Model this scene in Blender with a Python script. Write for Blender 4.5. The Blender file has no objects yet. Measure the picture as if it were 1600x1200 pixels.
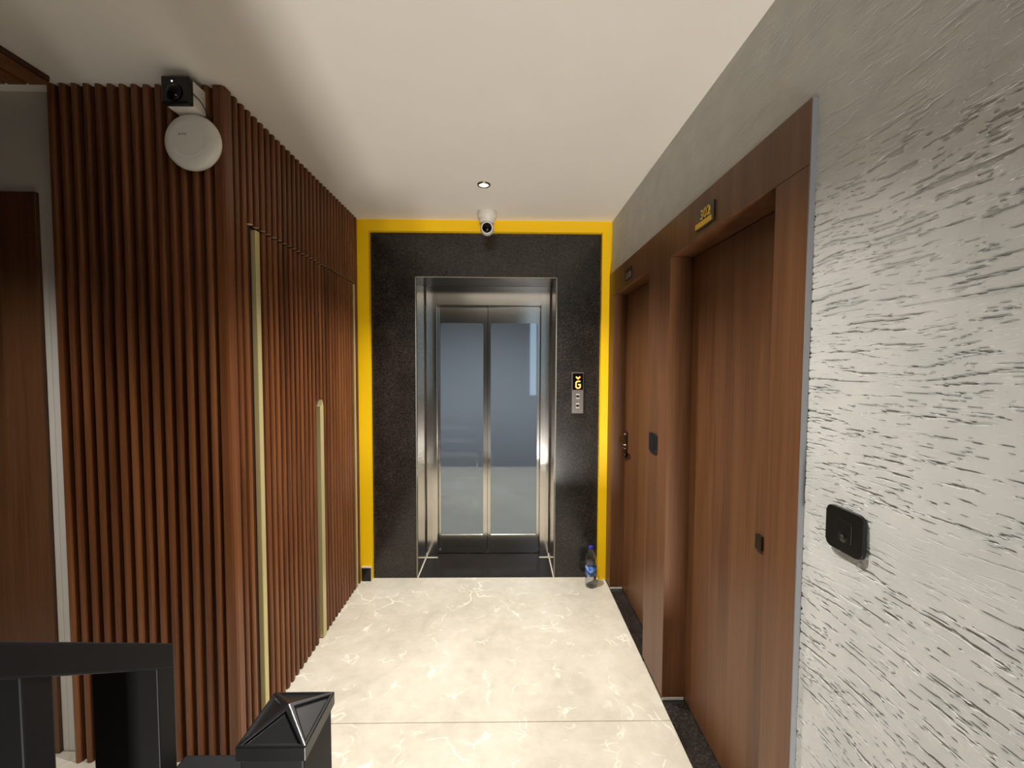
import bpy, bmesh, math, random
from mathutils import Vector, Matrix
random.seed(7)
S = bpy.context.scene
C = S.collection

# ------------------------------------------------------------------ camera
CZ = 1.56
yaw, pit, rol, FPX = math.radians(0.889), math.radians(2.4337), math.radians(0.2453), 631.95
F = Vector((math.sin(yaw)*math.cos(pit), math.cos(yaw)*math.cos(pit), -math.sin(pit)))
R = Vector((math.cos(yaw), -math.sin(yaw), 0)); U = R.cross(F)
R2 = R*math.cos(rol) + U*math.sin(rol); U2 = -R*math.sin(rol) + U*math.cos(rol)
cam = bpy.data.cameras.new('camera'); co = bpy.data.objects.new('camera', cam); C.objects.link(co)
cam.sensor_width = 36.0; cam.lens = FPX/1600*36.0; cam.clip_start = 0.02
m = Matrix((R2, U2, -F)).transposed().to_4x4(); m.translation = (0, 0, CZ); co.matrix_world = m
S.camera = co

# ------------------------------------------------------------------ world, exposure
w = bpy.data.worlds.new('world'); S.world = w; w.use_nodes = True
w.node_tree.nodes['Background'].inputs[0].default_value = (0.75, 0.85, 1, 1)
w.node_tree.nodes['Background'].inputs[1].default_value = 0.02
S.view_settings.view_transform = 'Standard'; S.view_settings.look = 'None'
S.view_settings.gamma = 1; S.view_settings.use_curve_mapping = False
S.view_settings.exposure = 0.0
S.cycles.max_bounces = 12; S.cycles.diffuse_bounces = 7; S.cycles.glossy_bounces = 5
S.cycles.transmission_bounces = 8; S.cycles.transparent_max_bounces = 8
S.cycles.sample_clamp_indirect = 4.0
SPOT_W = 235.0          # lobby downlights (each lamp's light is in its builder)
STAIR_FILL_W = 22.0          # added fill lamp in the stairwell, unseen
LOW_FILL_W = 230.0           # added fill panel below the floor edge, unseen
DAY_E = 1.3             # daylight in the stairwell window pane

# ------------------------------------------------------------------ sizes (metres)
XL, XLB = -1.04, -1.066      # slat crests / cladding back on the left corridor wall
XR, XP = 0.737, 0.750        # timber door surround face / plaster face on the right
YF, YG = 1.545, 1.600        # slat crests of the front return / grey wall
YW, YGR = 2.898, 2.936       # yellow wall face / granite face
H = 2.59
ZT, ZD = 2.215, 2.055        # surround top / door opening top

# ------------------------------------------------------------------ material helpers
def srgb(r, g, b):
    f = lambda c: (c/255/12.92) if c/255 <= .04045 else ((c/255+.055)/1.055)**2.4
    return (f(r), f(g), f(b), 1)
def new_mat(name):
    mt = bpy.data.materials.new(name); mt.use_nodes = True
    nt = mt.node_tree; b = nt.nodes['Principled BSDF']
    return mt, nt, b
def N(nt, t, **kw):
    n = nt.nodes.new(t)
    for k, v in kw.items(): setattr(n, k, v)
    return n
def plain(name, col, rough=.5, metal=0, spec=.5, emit=None, es=0, trans=0, ior=1.45, coat=0):
    mt, nt, b = new_mat(name)
    b.inputs['Base Color'].default_value = col; b.inputs['Roughness'].default_value = rough
    b.inputs['Metallic'].default_value = metal; b.inputs['Specular IOR Level'].default_value = spec
    b.inputs['Transmission Weight'].default_value = trans; b.inputs['IOR'].default_value = ior
    b.inputs['Coat Weight'].default_value = coat
    if emit: b.inputs['Emission Color'].default_value = emit; b.inputs['Emission Strength'].default_value = es
    return mt
def mapped(nt, scale, src='Position'):
    g = N(nt, 'ShaderNodeNewGeometry'); mp = N(nt, 'ShaderNodeMapping')
    mp.inputs['Scale'].default_value = scale; nt.links.new(g.outputs[src], mp.inputs['Vector']); return mp
def noise(nt, vec, scale, detail=3, rough=.55, dist=0):
    n = N(nt, 'ShaderNodeTexNoise'); n.inputs['Scale'].default_value = scale; n.inputs['Detail'].default_value = detail
    n.inputs['Roughness'].default_value = rough; n.inputs['Distortion'].default_value = dist
    nt.links.new(vec, n.inputs['Vector']); return n
def ramp(nt, fac, stops):
    r = N(nt, 'ShaderNodeValToRGB'); e = r.color_ramp.elements
    while len(e) < len(stops): e.new(.5)
    for el, (p, c) in zip(e, stops): el.position = p; el.color = c if len(c) == 4 else (*c, 1)
    nt.links.new(fac, r.inputs['Fac']); return r
def mixc(nt, fac, a, b, mode='MIX'):
    x = N(nt, 'ShaderNodeMix', data_type='RGBA', blend_type=mode)
    for sock, v in ((x.inputs[0], fac), (x.inputs[6], a), (x.inputs[7], b)):
        if hasattr(v, 'links'): nt.links.new(v, sock)
        else: sock.default_value = v
    return x.outputs[2]
def math_(nt, op, a, b=None, c=None):
    x = N(nt, 'ShaderNodeMath', operation=op)
    for i, v in enumerate((a, b, c)):
        if v is None: continue
        if hasattr(v, 'links'): nt.links.new(v, x.inputs[i])
        else: x.inputs[i].default_value = v
    return x.outputs[0]
def bump(nt, b, h, strength, dist):
    bp = N(nt, 'ShaderNodeBump'); bp.inputs['Strength'].default_value = strength; bp.inputs['Distance'].default_value = dist
    nt.links.new(h, bp.inputs['Height']); nt.links.new(bp.outputs[0], b.inputs['Normal'])

def wood(name, dark, mid, light, rough=.42, band=9.0, fine=120.0, rnd=.0, spec=.4):
    """veneer / laminate with upright grain"""
    mt, nt, b = new_mat(name)
    v1 = mapped(nt, (1, 1, .06)); v2 = mapped(nt, (1, 1, .02))
    n1 = noise(nt, v1.outputs[0], band, 4, .6, .6); n2 = noise(nt, v2.outputs[0], fine, 2, .5)
    s = math_(nt, 'MULTIPLY_ADD', n2.outputs[0], .35, math_(nt, 'MULTIPLY', n1.outputs[0], .75))
    if rnd:
        oi = N(nt, 'ShaderNodeObjectInfo'); s = math_(nt, 'ADD', s, math_(nt, 'MULTIPLY_ADD', oi.outputs['Random'], rnd, -rnd/2))
    r = ramp(nt, s, [(.36, dark), (.54, mid), (.74, light)])
    nt.links.new(r.outputs[0], b.inputs['Base Color'])
    b.inputs['Roughness'].default_value = rough; b.inputs['Specular IOR Level'].default_value = spec
    bump(nt, b, n2.outputs[0], .08, .002)
    return mt

M = {}
M['door_wood'] = wood('door_laminate', srgb(76, 46, 25), srgb(96, 61, 35), srgb(112, 74, 45))
M['slat_wood'] = wood('slat_veneer', srgb(80, 44, 22), srgb(108, 63, 33), srgb(128, 79, 44), rough=.36, band=14, rnd=.16)
M['slat_back'] = wood('slat_backing', srgb(52, 24, 12), srgb(66, 32, 16), srgb(80, 40, 20), rough=.5)
M['brass'] = plain('champagne_profile', srgb(206, 192, 140), .38, .35)
M['grey_edge'] = plain('grey_board_edge', srgb(120, 121, 124), .6)
M['yellow'] = plain('yellow_paint', srgb(255, 206, 4), .45)
M['white_plastic'] = plain('white_plastic', srgb(226, 222, 212), .35)
M['black_plastic'] = plain('black_plastic', srgb(14, 15, 17), .3)
M['black_paint'] = plain('black_powder_coat', srgb(13, 13, 14), .55, spec=.35)
M['lens'] = plain('dark_lens', srgb(8, 7, 10), .22, spec=.25)
M['white_caulk'] = plain('white_filler', srgb(205, 198, 185), .8)
M['gold'] = plain('gold_acrylic', srgb(222, 180, 70), .3, .45)
M['plaque_black'] = plain('plaque_black', srgb(22, 20, 20), .25)
M['plaque_grey'] = plain('plaque_grey', srgb(110, 98, 88), .35)
M['steel_dark'] = plain('antique_brass_lock', srgb(92, 78, 62), .3, .9)
M['rim'] = plain('chrome_rim', srgb(140, 136, 128), .25, .9)
M['lamp_glow'] = plain('lamp_lens', srgb(255, 240, 205), .4, emit=(1, .86, .62, 1), es=9)
M['panel_metal'] = plain('call_panel_metal', srgb(118, 112, 108), .38, .7)
M['panel_screen'] = plain('call_panel_screen', srgb(8, 7, 12), .12)
M['led'] = plain('orange_led', srgb(255, 140, 40), .4, emit=(1, .36, .10, 1), es=2.6)
M['white_led'] = plain('white_led', srgb(255, 240, 245), .4, emit=(1, .9, .95, 1), es=3)
M['blue_cap'] = plain('blue_cap', srgb(48, 50, 170), .4)
M['stair_tread'] = plain('grey_stair_stone', srgb(104, 99, 92), .5)
M['cut_end'] = plain('raw_slat_end', srgb(206, 186, 152), .7)
M['white_gloss'] = plain('white_gloss', srgb(250, 246, 238), .15)
M['print_grey'] = plain('grey_print', srgb(120, 112, 104), .6)
M['shaft'] = plain('shaft_concrete', srgb(40, 40, 42), .9)
M['black_grout'] = plain('joint_grout', srgb(120, 112, 98), .9)
M['day'] = plain('daylit_pane', srgb(200, 220, 240), .3, emit=(.62, .84, 1, 1), es=DAY_E)
M['skirt'] = plain('black_skirting', srgb(26, 25, 26), .2)

# ceiling / grey wall paint
def paint(name, col, var=.04, rough=.7):
    mt, nt, b = new_mat(name); v = mapped(nt, (1, 1, 1))
    n = noise(nt, v.outputs[0], 2.5, 3); n2 = noise(nt, v.outputs[0], 180, 2)
    c2 = tuple(max(0, c*(1-var*2)) for c in col[:3])+(1,)
    nt.links.new(mixc(nt, n.outputs[0], col, c2), b.inputs['Base Color'])
    b.inputs['Roughness'].default_value = rough; bump(nt, b, n2.outputs[0], .06, .002); return mt
M['ceiling'] = paint('ceiling_emulsion', srgb(238, 233, 224))
M['grey_wall'] = paint('grey_emulsion', srgb(216, 210, 200))
M['stair_wall'] = paint('stairwell_emulsion', srgb(62, 60, 58))

# combed plaster: level strokes torn into the wet coat
def plaster():
    mt, nt, b = new_mat('combed_plaster')
    g = N(nt, 'ShaderNodeNewGeometry')
    low = noise(nt, mapped(nt, (1, 1.3, 1.6)).outputs[0], 1.5, 2)
    sep = N(nt, 'ShaderNodeSeparateXYZ'); nt.links.new(g.outputs['Position'], sep.inputs[0])
    warp = math_(nt, 'MULTIPLY_ADD', low.outputs[0], .09, sep.outputs[2])
    def streak(sy, sz, scale, off, detail, dist):
        cm = N(nt, 'ShaderNodeCombineXYZ'); cm.inputs[0].default_value = off
        nt.links.new(math_(nt, 'MULTIPLY', sep.outputs[1], sy), cm.inputs[1])
        nt.links.new(math_(nt, 'MULTIPLY', warp, sz), cm.inputs[2])
        return noise(nt, cm.outputs[0], scale, detail, .6, dist)
    a = streak(7, 105, 1.0, 3.1, 3, .35); c = streak(20, 170, 1.0, 9.4, 2, .3)
    def sstep(x, lo, hi):
        mr = N(nt, 'ShaderNodeMapRange', interpolation_type='SMOOTHSTEP')
        mr.inputs[1].default_value = lo; mr.inputs[2].default_value = hi; nt.links.new(x, mr.inputs[0]); return mr.outputs[0]
    g1 = sstep(a.outputs[0], .575, .62); g2 = sstep(c.outputs[0], .60, .645)
    mask = noise(nt, mapped(nt, (1, 3.0, 4.5)).outputs[0], 1.0, 3, .6); mk = sstep(mask.outputs[0], .32, .52); smooth_top = math_(nt, 'SUBTRACT', 1.0, math_(nt, 'MULTIPLY', sstep(sep.outputs[2], 1.82, 2.1), .80))
    blob = noise(nt, mapped(nt, (1, 1, 1.4)).outputs[0], 9, 3); fine = noise(nt, mapped(nt, (1, 1, 1)).outputs[0], 120, 2)
    h = math_(nt, 'MULTIPLY', math_(nt, 'MAXIMUM', g1, math_(nt, 'MULTIPLY', g2, .8)), math_(nt, 'MULTIPLY_ADD', mk, .85, .15))
    h = math_(nt, 'MULTIPLY', h, smooth_top)
    h = math_(nt, 'SUBTRACT', math_(nt, 'MULTIPLY_ADD', fine.outputs[0], .08, math_(nt, 'MULTIPLY', blob.outputs[0], .5)), h)
    nt.links.new(ramp(nt, blob.outputs[0], [(.3, srgb(192, 192, 188)), (.7, srgb(204, 203, 198))]).outputs[0], b.inputs['Base Color'])
    b.inputs['Roughness'].default_value = .75; b.inputs['Specular IOR Level'].default_value = .25
    dp = N(nt, 'ShaderNodeDisplacement'); dp.inputs['Midlevel'].default_value = .5; dp.inputs['Scale'].default_value = .0050
    nt.links.new(h, dp.inputs['Height']); nt.links.new(dp.outputs[0], nt.nodes['Material Output'].inputs['Displacement'])
    mt.displacement_method = 'BOTH'; return mt
M['plaster'] = plaster()

# beige marble-look porcelain
def marble():
    mt, nt, b = new_mat('beige_marble_porcelain')
    v = mapped(nt, (1, 1, 1))
    w1 = noise(nt, v.outputs[0], 1.7, 4, .6)
    off = N(nt, 'ShaderNodeVectorMath', operation='SCALE'); nt.links.new(w1.outputs['Color'], off.inputs[0]); off.inputs['Scale'].default_value = .75
    ad = N(nt, 'ShaderNodeVectorMath', operation='ADD'); nt.links.new(v.outputs[0], ad.inputs[0]); nt.links.new(off.outputs[0], ad.inputs[1])
    cloud = noise(nt, ad.outputs[0], 2.6, 6, .62); cl2 = noise(nt, v.outputs[0], 14, 4, .6)
    f = math_(nt, 'MULTIPLY_ADD', cl2.outputs[0], .35, math_(nt, 'MULTIPLY', cloud.outputs[0], .7))
    base = ramp(nt, f, [(.36, srgb(184, 176, 160)), (.52, srgb(198, 190, 174)), (.68, srgb(208, 201, 187))])
    def veins(scale, wd, thr, lo=.0):
        vo = N(nt, 'ShaderNodeTexVoronoi', feature='DISTANCE_TO_EDGE'); vo.inputs['Scale'].default_value = scale
        nt.links.new(ad.outputs[0], vo.inputs['Vector'])
        line = N(nt, 'ShaderNodeMapRange', interpolation_type='SMOOTHSTEP'); line.inputs[1].default_value = wd; line.inputs[2].default_value = 0
        nt.links.new(vo.outputs['Distance'], line.inputs[0])
        mk = noise(nt, v.outputs[0], scale*1.1, 3, .6)
        r = N(nt, 'ShaderNodeMapRange'); r.inputs[1].default_value = thr; r.inputs[2].default_value = thr+.1; nt.links.new(mk.outputs[0], r.inputs[0])
        return math_(nt, 'MULTIPLY', line.outputs[0], r.outputs[0])
    vn = math_(nt, 'MAXIMUM', veins(2.3, .022, .50), math_(nt, 'MULTIPLY', veins(7.5, .05, .54), .8))
    col = mixc(nt, math_(nt, 'MULTIPLY', vn, .8), base.outputs[0], srgb(240, 234, 220))
    nt.links.new(col, b.inputs['Base Color']); b.inputs['Roughness'].default_value = .32; b.inputs['Specular IOR Level'].default_value = .4
    return mt
M['marble'] = marble()

def granite():
    mt, nt, b = new_mat('black_granite'); v = mapped(nt, (1, 1, 1))
    n = noise(nt, v.outputs[0], 90, 3, .6); n2 = noise(nt, v.outputs[0], 7, 3)
    f = math_(nt, 'MULTIPLY_ADD', n2.outputs[0], .3, math_(nt, 'MULTIPLY', n.outputs[0], .7))
    nt.links.new(ramp(nt, f, [(.42, srgb(30, 27, 25)), (.58, srgb(46, 42, 39)), (.7, srgb(66, 60, 55))]).outputs[0], b.inputs['Base Color'])
    b.inputs['Roughness'].default_value = .2; b.inputs['Specular IOR Level'].default_value = .55; return mt
M['granite'] = granite()
M['granite_edge'] = plain('granite_arris', srgb(150, 143, 132), .5)

def steel():
    mt, nt, b = new_mat('satin_steel')
    n = noise(nt, mapped(nt, (900, 900, 4)).outputs[0], 1, 2)
    nt.links.new(math_(nt, 'MULTIPLY_ADD', n.outputs[0], .06, .12), b.inputs['Roughness'])
    b.inputs['Base Color'].default_value = srgb(214, 210, 204); b.inputs['Metallic'].default_value = 1; return mt
M['steel'] = steel()

def film_glass():
    mt = bpy.data.materials.new('filmed_glass'); mt.use_nodes = True; nt = mt.node_tree
    for n in list(nt.nodes): nt.nodes.remove(n)
    o = N(nt, 'ShaderNodeOutputMaterial'); d = N(nt, 'ShaderNodeBsdfDiffuse'); g = N(nt, 'ShaderNodeBsdfGlossy'); x = N(nt, 'ShaderNodeMixShader')
    d.inputs['Color'].default_value = srgb(102, 113, 126); g.inputs['Color'].default_value = srgb(225, 235, 240); g.inputs['Roughness'].default_value = .03
    x.inputs[0].default_value = .27
    nt.links.new(d.outputs[0], x.inputs[1]); nt.links.new(g.outputs[0], x.inputs[2]); nt.links.new(x.outputs[0], o.inputs[0]); return mt
M['glass'] = film_glass()
M['clear'] = plain('clear_pet', (.96, .98, 1, 1), .04, trans=1, ior=1.48)
M['water'] = plain('water', (.93, .96, 1, 1), .12, trans=1, ior=1.12)
def label_mat():
    mt, nt, b = new_mat('bottle_label'); v = mapped(nt, (1, 1, 1)); n = noise(nt, v.outputs[0], 45, 2)
    nt.links.new(ramp(nt, n.outputs[0], [(.45, srgb(40, 74, 158)), (.56, srgb(96, 138, 205)), (.68, srgb(190, 208, 235))]).outputs[0], b.inputs['Base Color'])
    b.inputs['Roughness'].default_value = .35; return mt
M['label_blue'] = label_mat()

# ------------------------------------------------------------------ object helpers
def wpos(o):
    p = Vector((0, 0, 0))
    while o is not None: p += o.location; o = o.parent
    return p
def link(name, me, mat, parent=None, loc=(0, 0, 0), kind=None):
    o = bpy.data.objects.new(name, me); C.objects.link(o)
    if mat is not None and not me.materials: me.materials.append(M[mat])
    o.location = Vector(loc) - (wpos(parent) if parent else Vector((0, 0, 0)))
    if parent: o.parent = parent
    if kind: o['kind'] = kind
    return o
def tag(o, label=None, cat=None, group=None, kind=None):
    if label: o['label'] = label
    if cat: o['category'] = cat
    if group: o['group'] = group
    if kind: o['kind'] = kind
    return o
def empty(name, loc):
    o = bpy.data.objects.new(name, None); C.objects.link(o); o.location = loc; o.empty_display_size = .05; return o
def bm_mesh(bm, name, smooth=False):
    me = bpy.data.meshes.new(name); bmesh.ops.recalc_face_normals(bm, faces=bm.faces); bm.to_mesh(me); bm.free()
    if smooth:
        for p in me.polygons: p.use_smooth = True
    return me
def add_box(bm, lo, hi):
    vs = [bm.verts.new((x, y, z)) for z in (lo[2], hi[2]) for y in (lo[1], hi[1]) for x in (lo[0], hi[0])]
    for f in ((0, 1, 3, 2), (4, 6, 7, 5), (0, 4, 5, 1), (2, 3, 7, 6), (0, 2, 6, 4), (1, 5, 7, 3)): bm.faces.new([vs[i] for i in f])
    return vs
def box(name, lo, hi, mat, parent=None, bevel=0, seg=2, kind=None):
    lo, hi = Vector(lo), Vector(hi); c = (lo+hi)/2; bm = bmesh.new(); add_box(bm, lo-c, hi-c)
    if bevel: bmesh.ops.bevel(bm, geom=list(bm.edges), offset=bevel, segments=seg, affect='EDGES', profile=.5)
    return link(name, bm_mesh(bm, name), mat, parent, c, kind)
def prism(name, pts, axis, a, b, mat, parent=None, loc=(0, 0, 0), bevel=0, kind=None, smooth=False):
    """closed outline pts (two coordinates) swept along axis from a to b"""
    def P(u, v, t): return {'x': (t, u, v), 'y': (u, t, v), 'z': (u, v, t)}[axis]
    bm = bmesh.new(); A = [bm.verts.new(P(u, v, a)) for u, v in pts]; B = [bm.verts.new(P(u, v, b)) for u, v in pts]; n = len(pts)
    bm.faces.new(A[::-1]); bm.faces.new(B)
    for i in range(n): bm.faces.new((A[i], A[(i+1) % n], B[(i+1) % n], B[i]))
    if bevel: bmesh.ops.bevel(bm, geom=list(bm.edges), offset=bevel, segments=2, affect='EDGES', profile=.5)
    return link(name, bm_mesh(bm, name, smooth), mat, parent, loc, kind)
def lathe_bm(prof, n=32):
    bm = bmesh.new(); rings = []
    for r, z in prof:
        rings.append([bm.verts.new((r*math.cos(2*math.pi*i/n), r*math.sin(2*math.pi*i/n), z)) for i in range(n)] if r > 1e-6 else [bm.verts.new((0, 0, z))])
    for A, B in zip(rings, rings[1:]):
        for i in range(n):
            j = (i+1) % n
            if len(A) == 1 and len(B) == 1: continue
            if len(A) == 1: bm.faces.new((A[0], B[i], B[j]))
            elif len(B) == 1: bm.faces.new((A[i], A[j], B[0]))
            else: bm.faces.new((A[i], A[j], B[j], B[i]))
    return bm
def lathe(name, prof, mat, parent=None, loc=(0, 0, 0), rot=None, n=32, smooth=True):
    o = link(name, bm_mesh(lathe_bm(prof, n), name, smooth), mat, parent, loc)
    if rot: o.rotation_euler = rot
    return o
def rrect(w_, h_, r, n=5):
    pts = []
    for cx, cy, a0 in ((w_/2-r, h_/2-r, 0), (-w_/2+r, h_/2-r, 90), (-w_/2+r, -h_/2+r, 180), (w_/2-r, -h_/2+r, 270)):
        for i in range(n+1):
            a = math.radians(a0+90*i/n); pts.append((cx+r*math.cos(a), cy+r*math.sin(a)))
    return pts
def text_mesh(name, s, size, extrude, mat, parent, loc, rot):
    cu = bpy.data.curves.new(name, 'FONT'); cu.body = s; cu.size = size; cu.extrude = extrude; cu.align_x = 'CENTER'; cu.align_y = 'CENTER'
    t = bpy.data.objects.new(name, cu); C.objects.link(t); dg = bpy.context.evaluated_depsgraph_get()
    me = bpy.data.meshes.new_from_object(t.evaluated_get(dg)); bpy.data.objects.remove(t); me.materials.clear(); me.name = name
    o = link(name, me, mat, parent, loc); o.rotation_euler = rot; return o

# ================================================================== structure
st = dict(kind='structure')
# floor: slab with big porcelain tiles
fl = box('floor', (-2.9, .40, -.20), (1.0, 3.6, -.016), 'black_grout', **st)
g = .0012
for x0, x1, y0, y1 in ((-1.07, XR, 1.714, YGR), (-1.07, XR, .52, 1.714), (-1.07, XR, .40, .52),
                       (-2.9, -1.07, .52, 1.60), (-2.9, -1.07, .40, .52)):
    box('tile', (x0+g, y0+g, -.016), (x1-g, y1-g, 0), 'marble', fl, bevel=.0012, seg=1)
# stairwell behind the photographer
for i in range(9):
    y1 = .40-.25*i; s_ = box('stair_step_up', (-1.5, y1-.25, -.2), (-.44, y1, .178*(i+1)-.03), 'granite', **st); box('tread', (-1.5, y1-.25, .178*(i+1)-.03), (-.44, y1+.012, .178*(i+1)), 'stair_tread', s_)
for i in range(9):
    y1 = .40-.27*i; s_ = box('stair_step_down', (-.44, y1-.27, -2.0), (.95, y1, -.17*(i+1)-.03), 'granite', **st); box('tread', (-.44, y1-.27, -.17*(i+1)-.03), (.748, y1+.012 if i else y1, -.17*(i+1)), 'stair_tread', s_)
box('wall_back', (-3.1, -2.9, -2), (1.2, -2.75, 4.4), 'stair_wall', **st)
box('wall_side', (-3.1, -2.75, -.2), (-2.9, 1.8, 4.4), 'stair_wall', **st)
box('wall_stair', (-1.6, -2.75, -.2), (-1.5, -.05, 4.4), 'stair_wall', **st)
ce = box('ceiling', (-2.9, -.25, H), (1.0, 3.6, H+.16), 'ceiling', **st)
box('ceiling_stairwell', (-2.9, -2.75, 4.2), (1.0, -.25, 4.35), 'ceiling', **st)
box('wall_upper', (-2.9, -.35, H+.16), (1.0, -.25, 4.2), 'stair_wall', **st)
wn = empty('window_1', (.70, -2.74, 1.0)); tag(wn, kind='structure')
box('frame', (.52, -2.75, .9), (.56, -2.71, 3.7), 'grey_edge', wn); box('frame', (.71, -2.75, .9), (.75, -2.71, 3.7), 'grey_edge', wn)
box('pane', (.56, -2.745, .9), (.71, -2.735, 3.7), 'day', wn)

# right wall: plaster beside and above the door surround
# the plaster coat is a fine grid so that its strokes are real relief
bm = bmesh.new(); add_box(bm, (XP+.012, -.45, -.2), (1.0, .990, H+.16))
ya, yb, za, zb, st_ = -.10, .992, 0.0, H, .0028
ny, nz = int((yb-ya)/st_), int((zb-za)/st_)
gv = [[bm.verts.new((XP, ya+(yb-ya)*j/ny, za+(zb-za)*k/nz)) for j in range(ny+1)] for k in range(nz+1)]
kz = next(k for k in range(nz+1) if gv[k][0].co.z > ZT)          # rows above the door surround run on to the lift wall
n2 = int((YW-yb)/st_)
for k in range(kz, nz+1): gv[k] += [bm.verts.new((XP, yb+(YW-yb)*j/n2, gv[k][0].co.z)) for j in range(1, n2+1)]
for k in range(kz, nz):
    for j in range(ny, ny+n2): bm.faces.new((gv[k][j], gv[k+1][j], gv[k+1][j+1], gv[k][j+1]))
for k in range(nz):
    r0, r1 = gv[k], gv[k+1]
    for j in range(ny): bm.faces.new((r0[j], r1[j], r1[j+1], r0[j+1]))
me = bpy.data.meshes.new('wall_right'); bm.normal_update(); bm.to_mesh(me); bm.free()
for p in me.polygons: p.use_smooth = True
wr = link('wall_right', me, 'plaster', **st)
box('wall_right_stair', (XP, -2.75, -2.0), (1.0, -.45, 4.2), 'stair_wall', **st)
box('wall_right_stair_upper', (XP, -.45, H+.16), (1.0, -.25, 4.2), 'stair_wall', **st)
box('wall_right_stair_lower', (XP, -.45, -2.0), (1.0, .40, -.2), 'stair_wall', **st)
box('wall_right_upper', (XP+.004, .990, ZT+.001), (1.0, 3.0, H), 'grey_wall', **st)
box('wall_right_core', (.90, .995, 0), (1.0, 3.0, ZT), 'shaft', **st)

# timber surround for the two doors
YN, YD1, YD2, YD3, YD4 = .995, 1.118, 1.824, 2.094, 2.775
su = empty('trim_1', (XR, 1.9, 0)); tag(su, kind='structure')
box('stile', (XR, YN+.0006, 0), (.86, YD1, ZD), 'door_wood', su, bevel=.0012, seg=1)
box('stile', (XR, YD2, .012), (.86, YD3, ZD), 'door_wood', su, bevel=.0012, seg=1)
box('stile', (XR, YD4, .012), (.86, YW-.001, ZD), 'door_wood', su, bevel=.0012, seg=1)
box('header', (XR, YN+.0006, ZD+.0008), (.86, YW-.001, ZT), 'door_wood', su, bevel=.0012, seg=1)
box('grey_edge_strip', (XR+.0008, YN-.0035, 0), (XP+.012, YN, ZT-.001), 'grey_edge', su)
box('filler_strip', (XR+.002, YD2-.002, 0), (.84, YD2+.004, .012), 'white_caulk', su)
box('filler_strip', (XR+.002, YD4-.002, 0), (.825, YD4+.004, .012), 'white_caulk', su)
# thresholds
for n_, a, b_ in (('trim_2', YD1, YD2), ('trim_3', YD3, YD4)):
    box(n_, (XR+.001, a+.001, -.03), (.895, b_-.003, -.003), 'granite', **st)
# door leaves
def right_door(name, ya, yb, xf, kind_handle):
    d = empty(name, (xf, (ya+yb)/2, 0)); tag(d, kind='structure')
    box('leaf', (xf, ya+.002, .004), (xf+.036, yb-.002, ZD-.003), 'door_wood', d, bevel=.0015, seg=1)
    return d
d1 = right_door('door_1', YD1, YD2, .843, 1)
tag(d1, label='near brown laminate door under the 302 plaque')
lk = prism('lock_plate', rrect(.032, .05, .004), 'x', -.008, 0, 'steel_dark', d1, (.843, 1.30, .985))
d2 = right_door('door_2', YD3, YD4, .827, 2)
tag(d2, label='far brown laminate door beside the elevator wall')
hy, hz = 2.725, 1.03
pl = prism('lock_plate', rrect(.045, .19, .008), 'x', -.007, 0, 'steel_dark', d2, (.827, hy, hz))
lathe('spindle', [(0, -.035), (.011, -.035), (.013, -.004), (.017, 0), (0, 0)], 'steel_dark', pl, (.820, hy, hz-.005), (0, math.pi/2, 0), 16)
prism('lever', [(-.012, -.009), (.085, -.007), (.1, 0), (.085, .007), (-.012, .009)], 'x', -.009, .009, 'steel_dark', pl, (.79, hy-.002, hz-.005), bevel=.003).rotation_euler = (0, 0, math.pi)
lathe('key_cylinder', [(0, -.012), (.011, -.012), (.013, 0), (0, 0)], 'steel_dark', pl, (.820, hy, hz-.07), (0, math.pi/2, 0), 16)
lathe('thumb_turn', [(0, -.02), (.008, -.02), (.013, -.003), (.013, 0), (0, 0)], 'steel_dark', pl, (.820, hy, hz+.07), (0, math.pi/2, 0), 16)

# yellow wall round the granite
bw = empty('wall_back_lift', (0, YW, 0)); tag(bw, kind='structure')
GX0, GX1, GZ = -.968, .682, 2.512
bm = bmesh.new()
for lo, hi in (((-1.12, YW, 0), (GX0, 3.3, H)), ((GX1, YW, 0), (.90, 3.3, H)), ((GX0, YW, GZ), (GX1, 3.3, H))): add_box(bm, lo, hi)
link('painted_wall', bm_mesh(bm, 'painted_wall'), 'yellow', bw)
sk = box('baseboard_left', (XL+.002, YW-.012, 0), (GX0-.002, YW-.0005, .098), 'skirt', bevel=.002, seg=1, **st)
box('filler_strip', (XL+.002, YW-.012, .098), (GX0-.002, YW-.001, .108), 'white_caulk', sk)
box('filler_strip', (GX0-.0035, YW-.0122, .0), (GX0-.0015, YW-.001, .10), 'white_caulk', sk)
# granite portal
OX0, OX1, OZ = -.648, .364, 2.20
tr = empty('trim_4', (0, YGR, 0)); tag(tr, kind='structure')
box('granite_slab', (GX0+.0005, YGR, 0), (OX0, YGR+.02, GZ-.0005), 'granite', tr, bevel=.001, seg=1)
box('granite_slab', (OX1, YGR, 0), (GX1-.0005, YGR+.02, GZ-.0005), 'granite', tr, bevel=.001, seg=1)
box('granite_slab', (OX0+.0008, YGR+.0005, OZ), (OX1-.0008, YGR+.0205, GZ-.0005), 'granite', tr, bevel=.001, seg=1)
for a, b_ in (((OX0-.004, YGR-.0006, .0), (OX0+.0008, YGR+.006, OZ)), ((OX1-.0008, YGR-.0006, .0), (OX1+.004, YGR+.006, OZ)), ((OX0, YGR-.0004, OZ-.001), (OX1, YGR+.006, OZ+.003))):
    box('arris', a, b_, 'granite_edge', tr)
YJ, YDR = 3.253, 3.325
box('sill', (OX0+.008, YGR+.001, -.03), (OX1-.008, YDR, -.001), 'granite', tr)
box('soffit', (OX0, YGR+.02, OZ), (OX1, YJ+.02, OZ+.03), 'granite', tr)
box('filler_strip', (OX0+.001, YGR+.001, -.02), (OX0+.008, YJ, .001), 'white_caulk', tr)
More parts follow.
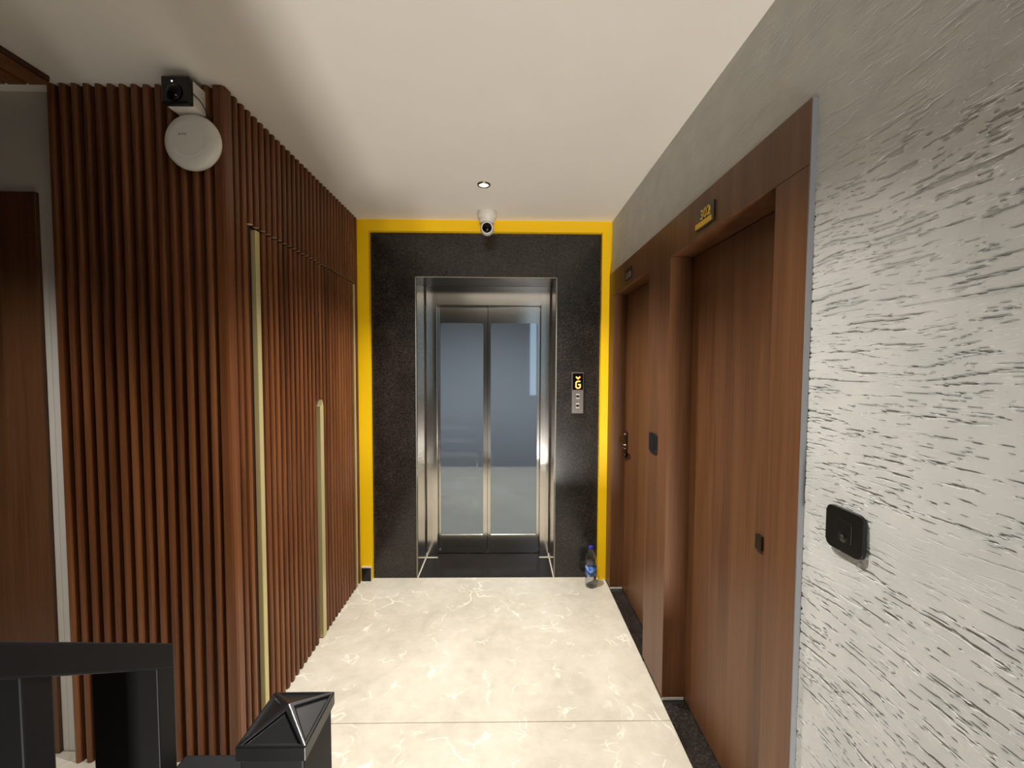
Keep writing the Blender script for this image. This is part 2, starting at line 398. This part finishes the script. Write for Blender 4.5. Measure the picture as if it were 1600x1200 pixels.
box('filler_strip', (OX1-.008, YGR+.001, -.02), (OX1-.001, YJ, .001), 'white_caulk', tr)
box('filler_strip', (OX0+.008, YJ-.008, -.002), (-.550, YJ, .0012), 'white_caulk', tr)
box('filler_strip', (.278, YJ-.008, -.002), (OX1-.008, YJ, .0012), 'white_caulk', tr)
box('wall_shaft', (-1.1, 3.45, -.2), (.9, 3.55, 2.6), 'shaft', **st)

# left corridor wall and its front return, clad in slats
P_ = .0432
def slat_mesh(L, w_=.0235, d=.0215):
    pts = [(-w_/2, 0), (-w_/2, -d*.62)]
    for i in range(1, 6):
        a = math.pi - math.pi*i/6; pts.append((w_/2*math.cos(a), -d*.62-d*.38*math.sin(a)))
    pts += [(w_/2, -d*.62), (w_/2, 0)]
    bm = bmesh.new(); A = [bm.verts.new((u, v, 0)) for u, v in pts]; B = [bm.verts.new((u, v, L)) for u, v in pts]; n = len(pts)
    bm.faces.new(A[::-1]); bm.faces.new(B)
    for i in range(n-1): bm.faces.new((A[i], A[i+1], B[i+1], B[i]))
    return bm_mesh(bm, 'slat')
wf = box('wall_front_return', (-1.76, YG, 0), (-1.10, YG+.06, H), 'grey_wall', **st)
box('backing_panel', (-1.69, YF+.0215, 0), (XLB-.02, YG, H), 'slat_back', wf)
full = slat_mesh(H-.004)
for i in range(14):
    link('slat', full, 'slat_wood', wf, (-1.672+P_*i, YF+.0215, .002))
wl = box('wall_left', (-1.16, YG, 0), (XLB-.02, 3.3, H), 'shaft', **st)
box('backing_panel', (XLB-.02, YF+.0215, 2.138), (XL-.0215, YW, H), 'slat_back', wl)
box('backing_panel', (XLB-.02, YF+.0215, 0), (XL-.0215, 1.714, 2.138), 'slat_back', wl)
box('backing_panel', (XLB-.02, 2.822, 0), (XL-.0215, YW, 2.138), 'slat_back', wl)
pts = [(-1.083, YF+.03), (-1.083, YF+.004), (-1.079, YF), (XL-.012, YF), (XL-.004, YF+.003), (XL, YF+.011), (XL, YF+.041), (XL-.004, YF+.045), (XL-.025, YF+.045), (XL-.025, YF+.03)]
prism('corner_profile', pts, 'z', .002, H-.002, 'slat_wood', wl)
def side_slat(me, y, z, parent):
    o = link('slat', me, 'slat_wood', parent, (XL-.0215, y, z)); o.rotation_euler = (0, 0, math.pi/2); return o
ys = [1.617, 1.660]+[1.699+P_*i for i in range(28)]
top = slat_mesh(H-.002-2.138); top.materials.append(M['slat_wood']); top.materials.append(M['cut_end']); top.polygons[0].material_index = 1; dr = slat_mesh(2.130-.012); short = slat_mesh(2.126-1.376)
hid = empty('door_3', (XL, 2.28, 0)); tag(hid, kind='structure', label='flush slatted door with champagne edge strips in the left wall')
box('leaf', (XLB-.02, 1.716, .006), (XL-.0215, 2.820, 2.132), 'slat_back', hid)
for y in ys:
    if y < 1.68 or y > 2.835: side_slat(full, y, .002, wl)
    else:
        side_slat(top, y, 2.138, wl)
        if 1.762 < y < 2.80:
            if 2.258 < y < 2.325: side_slat(short, y, 1.376, hid)
            else: side_slat(dr, y, .008, hid)
box('edge_strip', (XL-.0215, 1.717, .004), (XL+.001, 1.745, 2.122), 'brass', hid, bevel=.002, seg=1)
box('edge_strip', (XL-.0215, 2.806, .004), (XL+.001, 2.820, 2.122), 'brass', hid, bevel=.002, seg=1)
prism('pull_strip', [(2.272, .006), (2.312, .006), (2.312, 1.335), (2.298, 1.372), (2.284, 1.335), (2.272, 1.335)], 'x', XL-.0215, XL+.002, 'brass', hid)

# grey wall and door at the far left
wg = box('wall_front', (-2.9, YG, ZT+.001), (-1.76, YG+.06, H), 'grey_wall', **st)
box('wall_front_reveal', (-1.784, YG, 0), (-1.761, YG+.06, ZT+.001), 'grey_wall', **st)
d4 = empty('door_4', (-2.3, YG, 0)); tag(d4, kind='structure', label='brown laminate door at the far left edge')
box('stile', (-1.93, YG-.013, 0), (-1.785, YG+.11, ZD), 'door_wood', d4, bevel=.0012, seg=1)
box('stile', (-2.82, YG-.013, 0), (-2.68, YG+.11, ZD), 'door_wood', d4, bevel=.0012, seg=1)
box('header', (-2.82, YG-.013, ZD+.0008), (-1.785, YG+.11, ZT), 'door_wood', d4, bevel=.0012, seg=1)
box('leaf', (-2.678, YG+.09, .004), (-1.932, YG+.126, ZD-.003), 'door_wood', d4)
box('wall_front_core', (-2.9, YG+.13, 0), (-1.7, YG+.2, H), 'shaft', **st)
# timber ceiling panel over the side lobby
cp = box('trim_5', (-2.9, -.2, H-.02), (-1.633, 1.515, H-.001), 'slat_back', **st)
for i in range(9):
    x1 = -1.634-.075*i
    box('board', (x1-.068, -.199, H-.034), (x1, 1.514, H-.02), 'slat_wood', cp, bevel=.004, seg=1)

# ================================================================== elevator
el = empty('elevator_doors', (-.14, YJ, 0))
tag(el, 'mirror steel elevator doors with two tall glass panes in black granite portal', 'elevator')
JX0, JX1 = -.555, .283
for s_, x0, x1 in ((-1, OX0+.001, JX0), (1, JX1, OX1-.001)):
    xs = sorted((x0, x1)); outer = x0 if s_ < 0 else x1; inner = x1 if s_ < 0 else x0; t = .0025*(-s_)
    # L shaped jamb: reveal along the portal, return facing the lobby
    pts = [(outer, YGR+.022), (outer+t, YGR+.022), (outer+t, YJ-.012), (outer+t*5, YJ), (inner, YJ), (inner, YDR-.02), (inner-t, YDR-.02), (inner-t, YJ+.003), (outer, YJ+.003)]
    prism('jamb', pts, 'z', .0015, OZ-.001, 'steel', el)
HZ = 2.052
prism('header', [(YJ, HZ), (YDR-.02, HZ), (YDR-.02, HZ+.003), (YJ+.003, HZ+.003), (YJ+.003, OZ-.001), (YJ, OZ-.001)], 'x', JX0+.0005, JX1-.0005, 'steel', el)
XM = -.148
def door_leaf(x0, x1, gx0, gx1):
    gz0, gz1 = .158, 1.915; pts = rrect(gx1-gx0, gz1-gz0, .018, 4); cx, cz = (gx0+gx1)/2, (gz0+gz1)/2
    # leaf ring with a rounded window cut through
    bm = bmesh.new(); z0, z1 = .004, HZ+.05
    inn = [(cx+u, cz+v) for u, v in pts]; k = len(pts)//4
    outer = []
    for i, (u, v) in enumerate(pts):
        q = i//k; cxn = ((x1, z1), (x0, z1), (x0, z0), (x1, z0))[q]; outer.append(cxn)
    n = len(pts)
    cor = {c: bm.verts.new((c[0], YDR, c[1])) for c in set(outer)}
    I = [bm.verts.new((u, YDR, v)) for u, v in inn]; J = [bm.verts.new((u, YDR+.014, v)) for u, v in inn]
    for i in range(n):
        j = (i+1) % n; a, b_ = cor[outer[i]], cor[outer[j]]
        bm.faces.new((I[i], I[j], a) if a is b_ else (I[i], I[j], b_, a)); bm.faces.new((I[i], I[j], J[j], J[i]))
    lf = link('door_panel', bm_mesh(bm, 'door_panel'), 'steel', el)
    box('panel_edge', (x0, YDR+.0005, z0), (x0+.003, YDR+.03, z1), 'steel', lf); box('panel_edge', (x1-.003, YDR+.0005, z0), (x1, YDR+.03, z1), 'steel', lf)
    box('glass_pane', (gx0-.01, YDR+.006, gz0-.01), (gx1+.01, YDR+.013, gz1+.01), 'glass', lf)
    bead = box('glazing_bead', (gx0+.004, YDR-.003, gz0-.006), (gx1-.004, YDR+.004, gz0+.004), 'brushed', lf, bevel=.001, seg=1)
M['brushed'] = plain('brushed_bead', srgb(205, 200, 190), .35, .8)
door_leaf(JX0-.03, XM-.0015, -.536, -.184)
door_leaf(XM+.0015, JX1+.03, -.124, .260)

# call panel
cp = empty('call_panel', (.5165, YGR, 1.22)); tag(cp, 'slim lift call panel with orange G display on black granite', 'panel')
px0, px1 = .478, .566
box('body', (px0, YGR-.016, 1.222), (px1, YGR-.0005, 1.523), 'panel_metal', cp, bevel=.004)
box('screen', (px0+.006, YGR-.0185, 1.395), (px1-.006, YGR-.0155, 1.515), 'panel_screen', cp, bevel=.001, seg=1)
cx = (px0+px1)/2; yd = YGR-.0192
def stroke(name, segs, wd):
    bm = bmesh.new()
    for (x0, z0), (x1, z1) in segs:
        d = Vector((x1-x0, 0, z1-z0)).normalized(); n_ = Vector((-d.z, 0, d.x))*wd/2; e = d*wd*.3
        A, B = Vector((x0, 0, z0))-e, Vector((x1, 0, z1))+e
        f = [bm.verts.new(p+Vector((0, yy, 0))) for yy in (0, .0012) for p in (A-n_, B-n_, B+n_, A+n_)]
        for q in ((0, 1, 2, 3), (7, 6, 5, 4), (0, 4, 5, 1), (1, 5, 6, 2), (2, 6, 7, 3), (3, 7, 4, 0)): bm.faces.new([f[i] for i in q])
    return link(name, bm_mesh(bm, name), 'led', cp, (cx+.001, yd, 0))
G = [((.014, 1.457), (-.004, 1.457)), ((-.004, 1.457), (-.014, 1.449)), ((-.014, 1.449), (-.014, 1.416)), ((-.014, 1.416), (-.006, 1.408)), ((-.006, 1.408), (.008, 1.408)), ((.008, 1.408), (.016, 1.416)), ((.016, 1.416), (.016, 1.433)), ((.016, 1.433), (.004, 1.433))]
stroke('floor_letter', G, .0085)
stroke('down_arrow', [((-.013, 1.489), (0, 1.475)), ((.013, 1.489), (0, 1.475)), ((-.009, 1.482), (.009, 1.482))], .0085)
for zc in (1.349, 1.281):
    b_ = prism('call_button', rrect(.04, .045, .004, 3), 'y', -.003, 0, 'panel_metal', cp, (cx, YGR-.016, zc), bevel=.001)
    for dz in (-.016, .014): box('button_mark', (cx-.013, YGR-.0203, zc+dz-.003), (cx+.013, YGR-.0188, zc+dz+.003), 'white_caulk', b_)
    box('button_dimple', (cx-.008, YGR-.0203, zc-.006), (cx+.008, YGR-.0188, zc+.004), 'panel_screen', b_)

# ================================================================== ceiling fittings
def downlight(x, y, label, power, H=H):
    d = empty('downlight', (x, y, H-.004)); tag(d, label, 'downlight', 'recessed ceiling downlights')
    lathe('rim', [(.027, .002), (.027, -.004), (.036, -.003), (.038, .003), (.038, .0038), (.027, .0038)], 'rim', d, (x, y, H-.004))
    lathe('lens', [(0, 0), (.02, 0), (.027, .002), (.027, .0035), (0, .0035)], 'lamp_glow', d, (x, y, H-.004))
    L = bpy.data.lights.new('downlight_beam', 'SPOT'); L.energy = power; L.color = (1, .97, .915); L.spot_size = math.radians(118); L.spot_blend = .88; L.shadow_soft_size = .022
    lo = bpy.data.objects.new('downlight_beam', L); C.objects.link(lo); lo.parent = d; lo.location = (0, 0, -.006)
downlight(-.128, 2.335, 'small round recessed downlight lit in the ceiling before the security camera', SPOT_W*1.06)
downlight(-.096, 1.13, 'small round recessed downlight in the ceiling above the stair head', SPOT_W*.79)
downlight(-1.98, .62, 'small round recessed downlight in the timber ceiling panel', SPOT_W*.5, H-.0345)
# added low fill for the stairwell: unseen round lamp on the upper ceiling
sl = empty('stair_fill', (-.3, -1.5, 4.2)); tag(sl, 'added fill lamp, unseen, high over the stairs', 'lamp')
lathe('diffuser', [(0, -.06), (.1, -.055), (.13, -.03), (.14, 0), (0, 0)], 'white_plastic', sl, (-.3, -1.5, 4.2))
L = bpy.data.lights.new('stair_fill_light', 'POINT'); L.energy = STAIR_FILL_W; L.color = (.86, .93, 1); L.shadow_soft_size = .1
lo = bpy.data.objects.new('stair_fill_light', L); C.objects.link(lo); lo.parent = sl; lo.location = (0, 0, -.2)

# added unseen panel that lifts the lobby ceiling and front faces from below
ll = empty('landing_fill', (.45, -2.75, -1.06)); tag(ll, 'added fill panel, unseen, on the lower stair landing wall', 'lamp')
box('housing', (.19, -2.75, -1.32), (.71, -2.715, -.80), 'white_plastic', ll, bevel=.004)
box('diffuser', (.21, -2.716, -1.30), (.69, -2.705, -.82), 'white_gloss', ll, bevel=.003)
L = bpy.data.lights.new('landing_fill_light', 'AREA'); L.shape = 'RECTANGLE'; L.size = .48; L.size_y = .46; L.energy = LOW_FILL_W; L.color = (1, .955, .89)
lo = bpy.data.objects.new('landing_fill_light', L); C.objects.link(lo); lo.parent = ll; lo.location = (0, .06, 0); lo.rotation_euler = (math.pi/2, 0, 0)

# security camera
cx_, cy_ = -.127, 2.745
cc = empty('security_camera', (cx_, cy_, H)); tag(cc, 'white turret security camera hanging from the ceiling above the elevator', 'camera')
lathe('base', [(0, 0), (.062, 0), (.065, -.004), (.064, -.036), (.060, -.042), (.053, -.046), (.052, -.06), (.047, -.075), (0, -.075)], 'white_plastic', cc, (cx_, cy_, H), n=40)
cbm = bmesh.new(); bmesh.ops.create_uvsphere(cbm, u_segments=32, v_segments=20, radius=.047)
hd = link('eyeball', bm_mesh(cbm, 'eyeball', True), 'white_plastic', cc, (cx_, cy_-.008, H-.110))
aim = (math.radians(90+12), 0, 0)
ring = lathe('bezel', [(.0315, .0385), (.035, .0402), (.039, .036), (.0435, .023), (.03, .023)], 'white_plastic', hd, (cx_, cy_-.008, H-.110), aim, 40)
lathe('lens_window', [(0, .0495), (.012, .0482), (.022, .0445), (.0318, .0385), (.0318, .03), (0, .03)], 'lens', hd, (cx_, cy_-.008, H-.110), aim, 40)
for dx, dz in ((-.009, .017), (.009, .017), (0, -.018)):
    lathe('infrared_led', [(0, .0472), (.002, .0468), (.0025, .04), (0, .04)], 'plaque_grey', hd, (cx_+dx, cy_-.008, H-.110+dz), aim, 12)

# ================================================================== wall fittings
def wall_plate(name, y, z, w_, h_, xw, label, knob):
    p = empty(name, (xw, y, z)); tag(p, label, 'switch', 'black wall plates')
    prism('plate', rrect(w_, h_, .014), 'x', -.009, 0, 'black_plastic', p, (xw, y, z), bevel=.0015)
    prism('insert', rrect(w_*.46, h_*.5, .003, 3), 'x', -.0105, -.008, 'black_plastic', p, (xw, y, z), bevel=.0006)
    if knob:
        k = lathe('bell_button', [(0, -.013), (.012, -.0125), (.014, -.010), (.014, -.008), (0, -.008)], 'black_plastic', p, (xw+.0017, y, z-.012), (0, math.pi/2, 0), 24)
        k.rotation_euler = (0, math.pi/2, 0); k.scale = (1, 1, 1)
        text_mesh('bell_mark', 'o', .012, .0003, 'plaque_grey', p, (xw-.0115, y, z-.010), (math.pi/2, 0, -math.pi/2))
wall_plate('wall_switch', .860, 1.204, .096, .094, XP-.001, 'square black bell plate on the white textured plaster wall', True)
wall_plate('wall_switch', 1.983, 1.187, .095, .094, XR, 'square black switch plate on the timber pier between the doors', False)

# number plaques on the surround header
pq = empty('door_plaque', (XR, 1.507, 2.12)); tag(pq, 'black door plaque with gold number 302 above the near door', 'plaque', 'door number plaques')
prism('plate', rrect(.135, .072, .003, 2), 'x', -.006, 0, 'plaque_black', pq, (XR, 1.507, 2.118))
text_mesh('room_number', '302', .05, .0016, 'gold', pq, (XR-.0076, 1.498, 2.128), (math.pi/2, 0, -math.pi/2))
prism('gold_bar', [(-.052, 0), (.066, 0), (.066, .018), (-.052, .018)], 'x', -.009, -.006, 'gold', pq, (XR, 1.507, 2.088))
pq2 = empty('door_plaque', (XR, 2.44, 2.12)); tag(pq2, 'small dark door plaque above the far door', 'plaque', 'door number plaques')
prism('plate', rrect(.12, .066, .003, 2), 'x', -.006, 0, 'plaque_black', pq2, (XR, 2.44, 2.12))
prism('grey_bar', [(-.054, 0), (.03, 0), (.03, .03), (-.054, .03)], 'x', -.009, -.006, 'plaque_grey', pq2, (XR, 2.44, 2.095))

# wireless access point and cube camera on the slatted return
ax, ay, az = -1.143, 1.505, 2.372
ap = empty('access_point', (ax, YF, az)); tag(ap, 'round white wireless access point on the dark slatted wall', 'access point')
lathe('body', [(0, .040), (.05, .0395), (.056, .0385), (.059, .0392), (.085, .034), (.097, .024), (.1, .012), (.096, .002), (.088, 0), (0, 0)], 'white_plastic', ap, (ax, YF, az), (math.pi/2, 0, 0), 64)
bm = bmesh.new(); n = 24
for i in range(n+1):
    a = math.radians(215+110*i/n)
    for r in (.060, .0635): bm.verts.new((r*math.cos(a), -.0400, r*math.sin(a)))
bm.verts.ensure_lookup_table()
for i in range(n): bm.faces.new((bm.verts[2*i], bm.verts[2*i+1], bm.verts[2*i+3], bm.verts[2*i+2]))
link('smile_ridge', bm_mesh(bm, 'smile_ridge'), 'white_gloss', ap, (ax, YF, az))
text_mesh('logo', 'tp-link', .012, .0002, 'print_grey', ap, (ax-.02, YF-.0402, az+.018), (math.pi/2, 0, 0))
cb = empty('cube_camera', (-1.15, YF, 2.518)); tag(cb, 'black cube camera on a white junction box above the access point', 'camera')
box('junction_box', (-1.198, 1.486, 2.472), (-1.105, YF+.001, 2.562), 'white_plastic', cb, bevel=.004)
box('head', (-1.200, 1.462, 2.470), (-1.103, 1.486, 2.564), 'black_plastic', cb, bevel=.006)
lathe('lens', [(0, .022), (.014, .018), (.024, .008), (.03, 0), (0, 0)], 'lens', cb, (-1.152, 1.463, 2.506), (math.pi/2, 0, 0), 32)
lathe('status_led', [(0, .002), (.002, .0015), (.0024, 0), (0, 0)], 'white_led', cb, (-1.160, 1.462, 2.544), (math.pi/2, 0, 0), 12)
cu = bpy.data.curves.new('cable', 'CURVE'); cu.dimensions = '3D'; cu.bevel_depth = .0018; sp = cu.splines.new('BEZIER'); sp.bezier_points.add(2)
for p, c_ in zip(sp.bezier_points, ((-1.104, 1.478, 2.516), (-1.099, 1.512, 2.505), (-1.097, 1.552, 2.47))): p.co = c_; p.handle_left_type = p.handle_right_type = 'AUTO'
t = bpy.data.objects.new('cable_tmp', cu); C.objects.link(t); me = bpy.data.meshes.new_from_object(t.evaluated_get(bpy.context.evaluated_depsgraph_get())); bpy.data.objects.remove(t); me.materials.clear(); link('cable', me, 'black_plastic', cb)

# ================================================================== water bottle
bx, by = .610, 2.815
bt = empty('water_bottle', (bx, by, 0)); tag(bt, 'clear plastic water bottle with blue cap and label on the floor', 'bottle')
prof = [(0, .006), (.022, .004), (.03, .001), (.037, .004), (.040, .014), (.040, .070), (.0385, .077), (.0365, .083), (.0365, .152), (.039, .160), (.0405, .17), (.040, .195), (.037, .213), (.029, .233), (.019, .247), (.0135, .256), (.0135, .262), (.0165, .264), (.0165, .267), (.013, .268), (.013, .280)]
inner = [(max(r-.0012, 0), z+.0012) for r, z in prof[::-1]]
lathe('body', prof+[(.0118, .280)]+inner[1:], 'clear', bt, (bx, by, 0), n=40)
lathe('water', [(0, .0085), (.028, .004), (.036, .007), (.0382, .016), (.0382, .068), (0, .068)], 'water', bt, (bx, by, 0), n=40)
lathe('cap', [(0, .290), (.0135, .290), (.0155, .287), (.0158, .271), (.0150, .270), (.0150, .286), (0, .287)], 'blue_cap', bt, (bx, by, 0), n=28)
lathe('label', [(.0374, .084), (.0374, .152), (.0379, .152), (.0379, .084), (.0374, .084)], 'label_blue', bt, (bx, by, 0), n=40)

# ================================================================== stair railing
rl = empty('stair_railing', (-.33, .45, 0)); tag(rl, 'black metal stair railing with flat balusters and pyramid capped newel post', 'railing')
rx0, rx1 = -.431, -.362
sl_ = (1.256-1.363)/(.436-.286)
def rz(y): return 1.256+sl_*(y-.436)
ye = -1.2; tk = .029
hr = prism('handrail', [(.436, rz(.436)), (.436, rz(.436)-tk), (ye, rz(ye)-tk), (ye, rz(ye))], 'x', rx0, rx1, 'black_paint', rl, bevel=.002)
box('end_post', (rx0+.0004, .4145, 0), (rx1-.0004, .4358, rz(.436)-.012), 'black_paint', rl, bevel=.0012)
for i in range(1, 13):
    y = .417-.118*i; n_ = int((.40-y)/.25)+1
    prism('baluster', [(y, .178*n_ if y < .40 else 0), (y+.0215, .178*n_), (y+.0215, rz(y+.0215)-tk+.004), (y, rz(y)-tk+.004)], 'x', rx0+.001, rx1-.001, 'black_paint', rl, bevel=.0015)
nx0, nx1, ny0, ny1 = -.286, -.2175, .424, .494
npst = box('newel_post', (nx0, ny0, 0), (nx1, ny1, 1.14), 'black_paint', rl, bevel=.002)
# cap: low pyramid, raised hips and rims
bm = bmesh.new(); hw = .0375; zt = .030
add = lambda x, y, z: bm.verts.new((x, y, z))
b0 = [add(sx*hw, sy*hw, 0) for sx, sy in ((-1, -1), (1, -1), (1, 1), (-1, 1))]; b1 = [add(sx*hw, sy*hw, .016) for sx, sy in ((-1, -1), (1, -1), (1, 1), (-1, 1))]
ap_ = add(0, 0, 0.016+.017); bm.faces.new(b0[::-1]); tris = []
for i in range(4):
    bm.faces.new((b0[i], b0[(i+1) % 4], b1[(i+1) % 4], b1[i])); tris.append(bm.faces.new((b1[i], b1[(i+1) % 4], ap_)))
bmesh.ops.recalc_face_normals(bm, faces=bm.faces)
ins = bmesh.ops.inset_individual(bm, faces=tris, thickness=.0075, depth=0)
bmesh.ops.inset_individual(bm, faces=tris, thickness=.0018, depth=-.0026)
bmesh.ops.bevel(bm, geom=[e for e in bm.edges if e.calc_length() > .012], offset=.0009, segments=2, affect='EDGES', profile=.5)
M['black_gloss'] = plain('black_gloss_coat', srgb(24, 24, 25), .3, spec=.6)
link('cap', bm_mesh(bm, 'cap'), 'black_gloss', npst, ((nx0+nx1)/2, (ny0+ny1)/2, 1.134))
box('bracket', (-.384, .438, 1.076), (nx0+.002, .474, 1.092), 'black_paint', rl, bevel=.003)
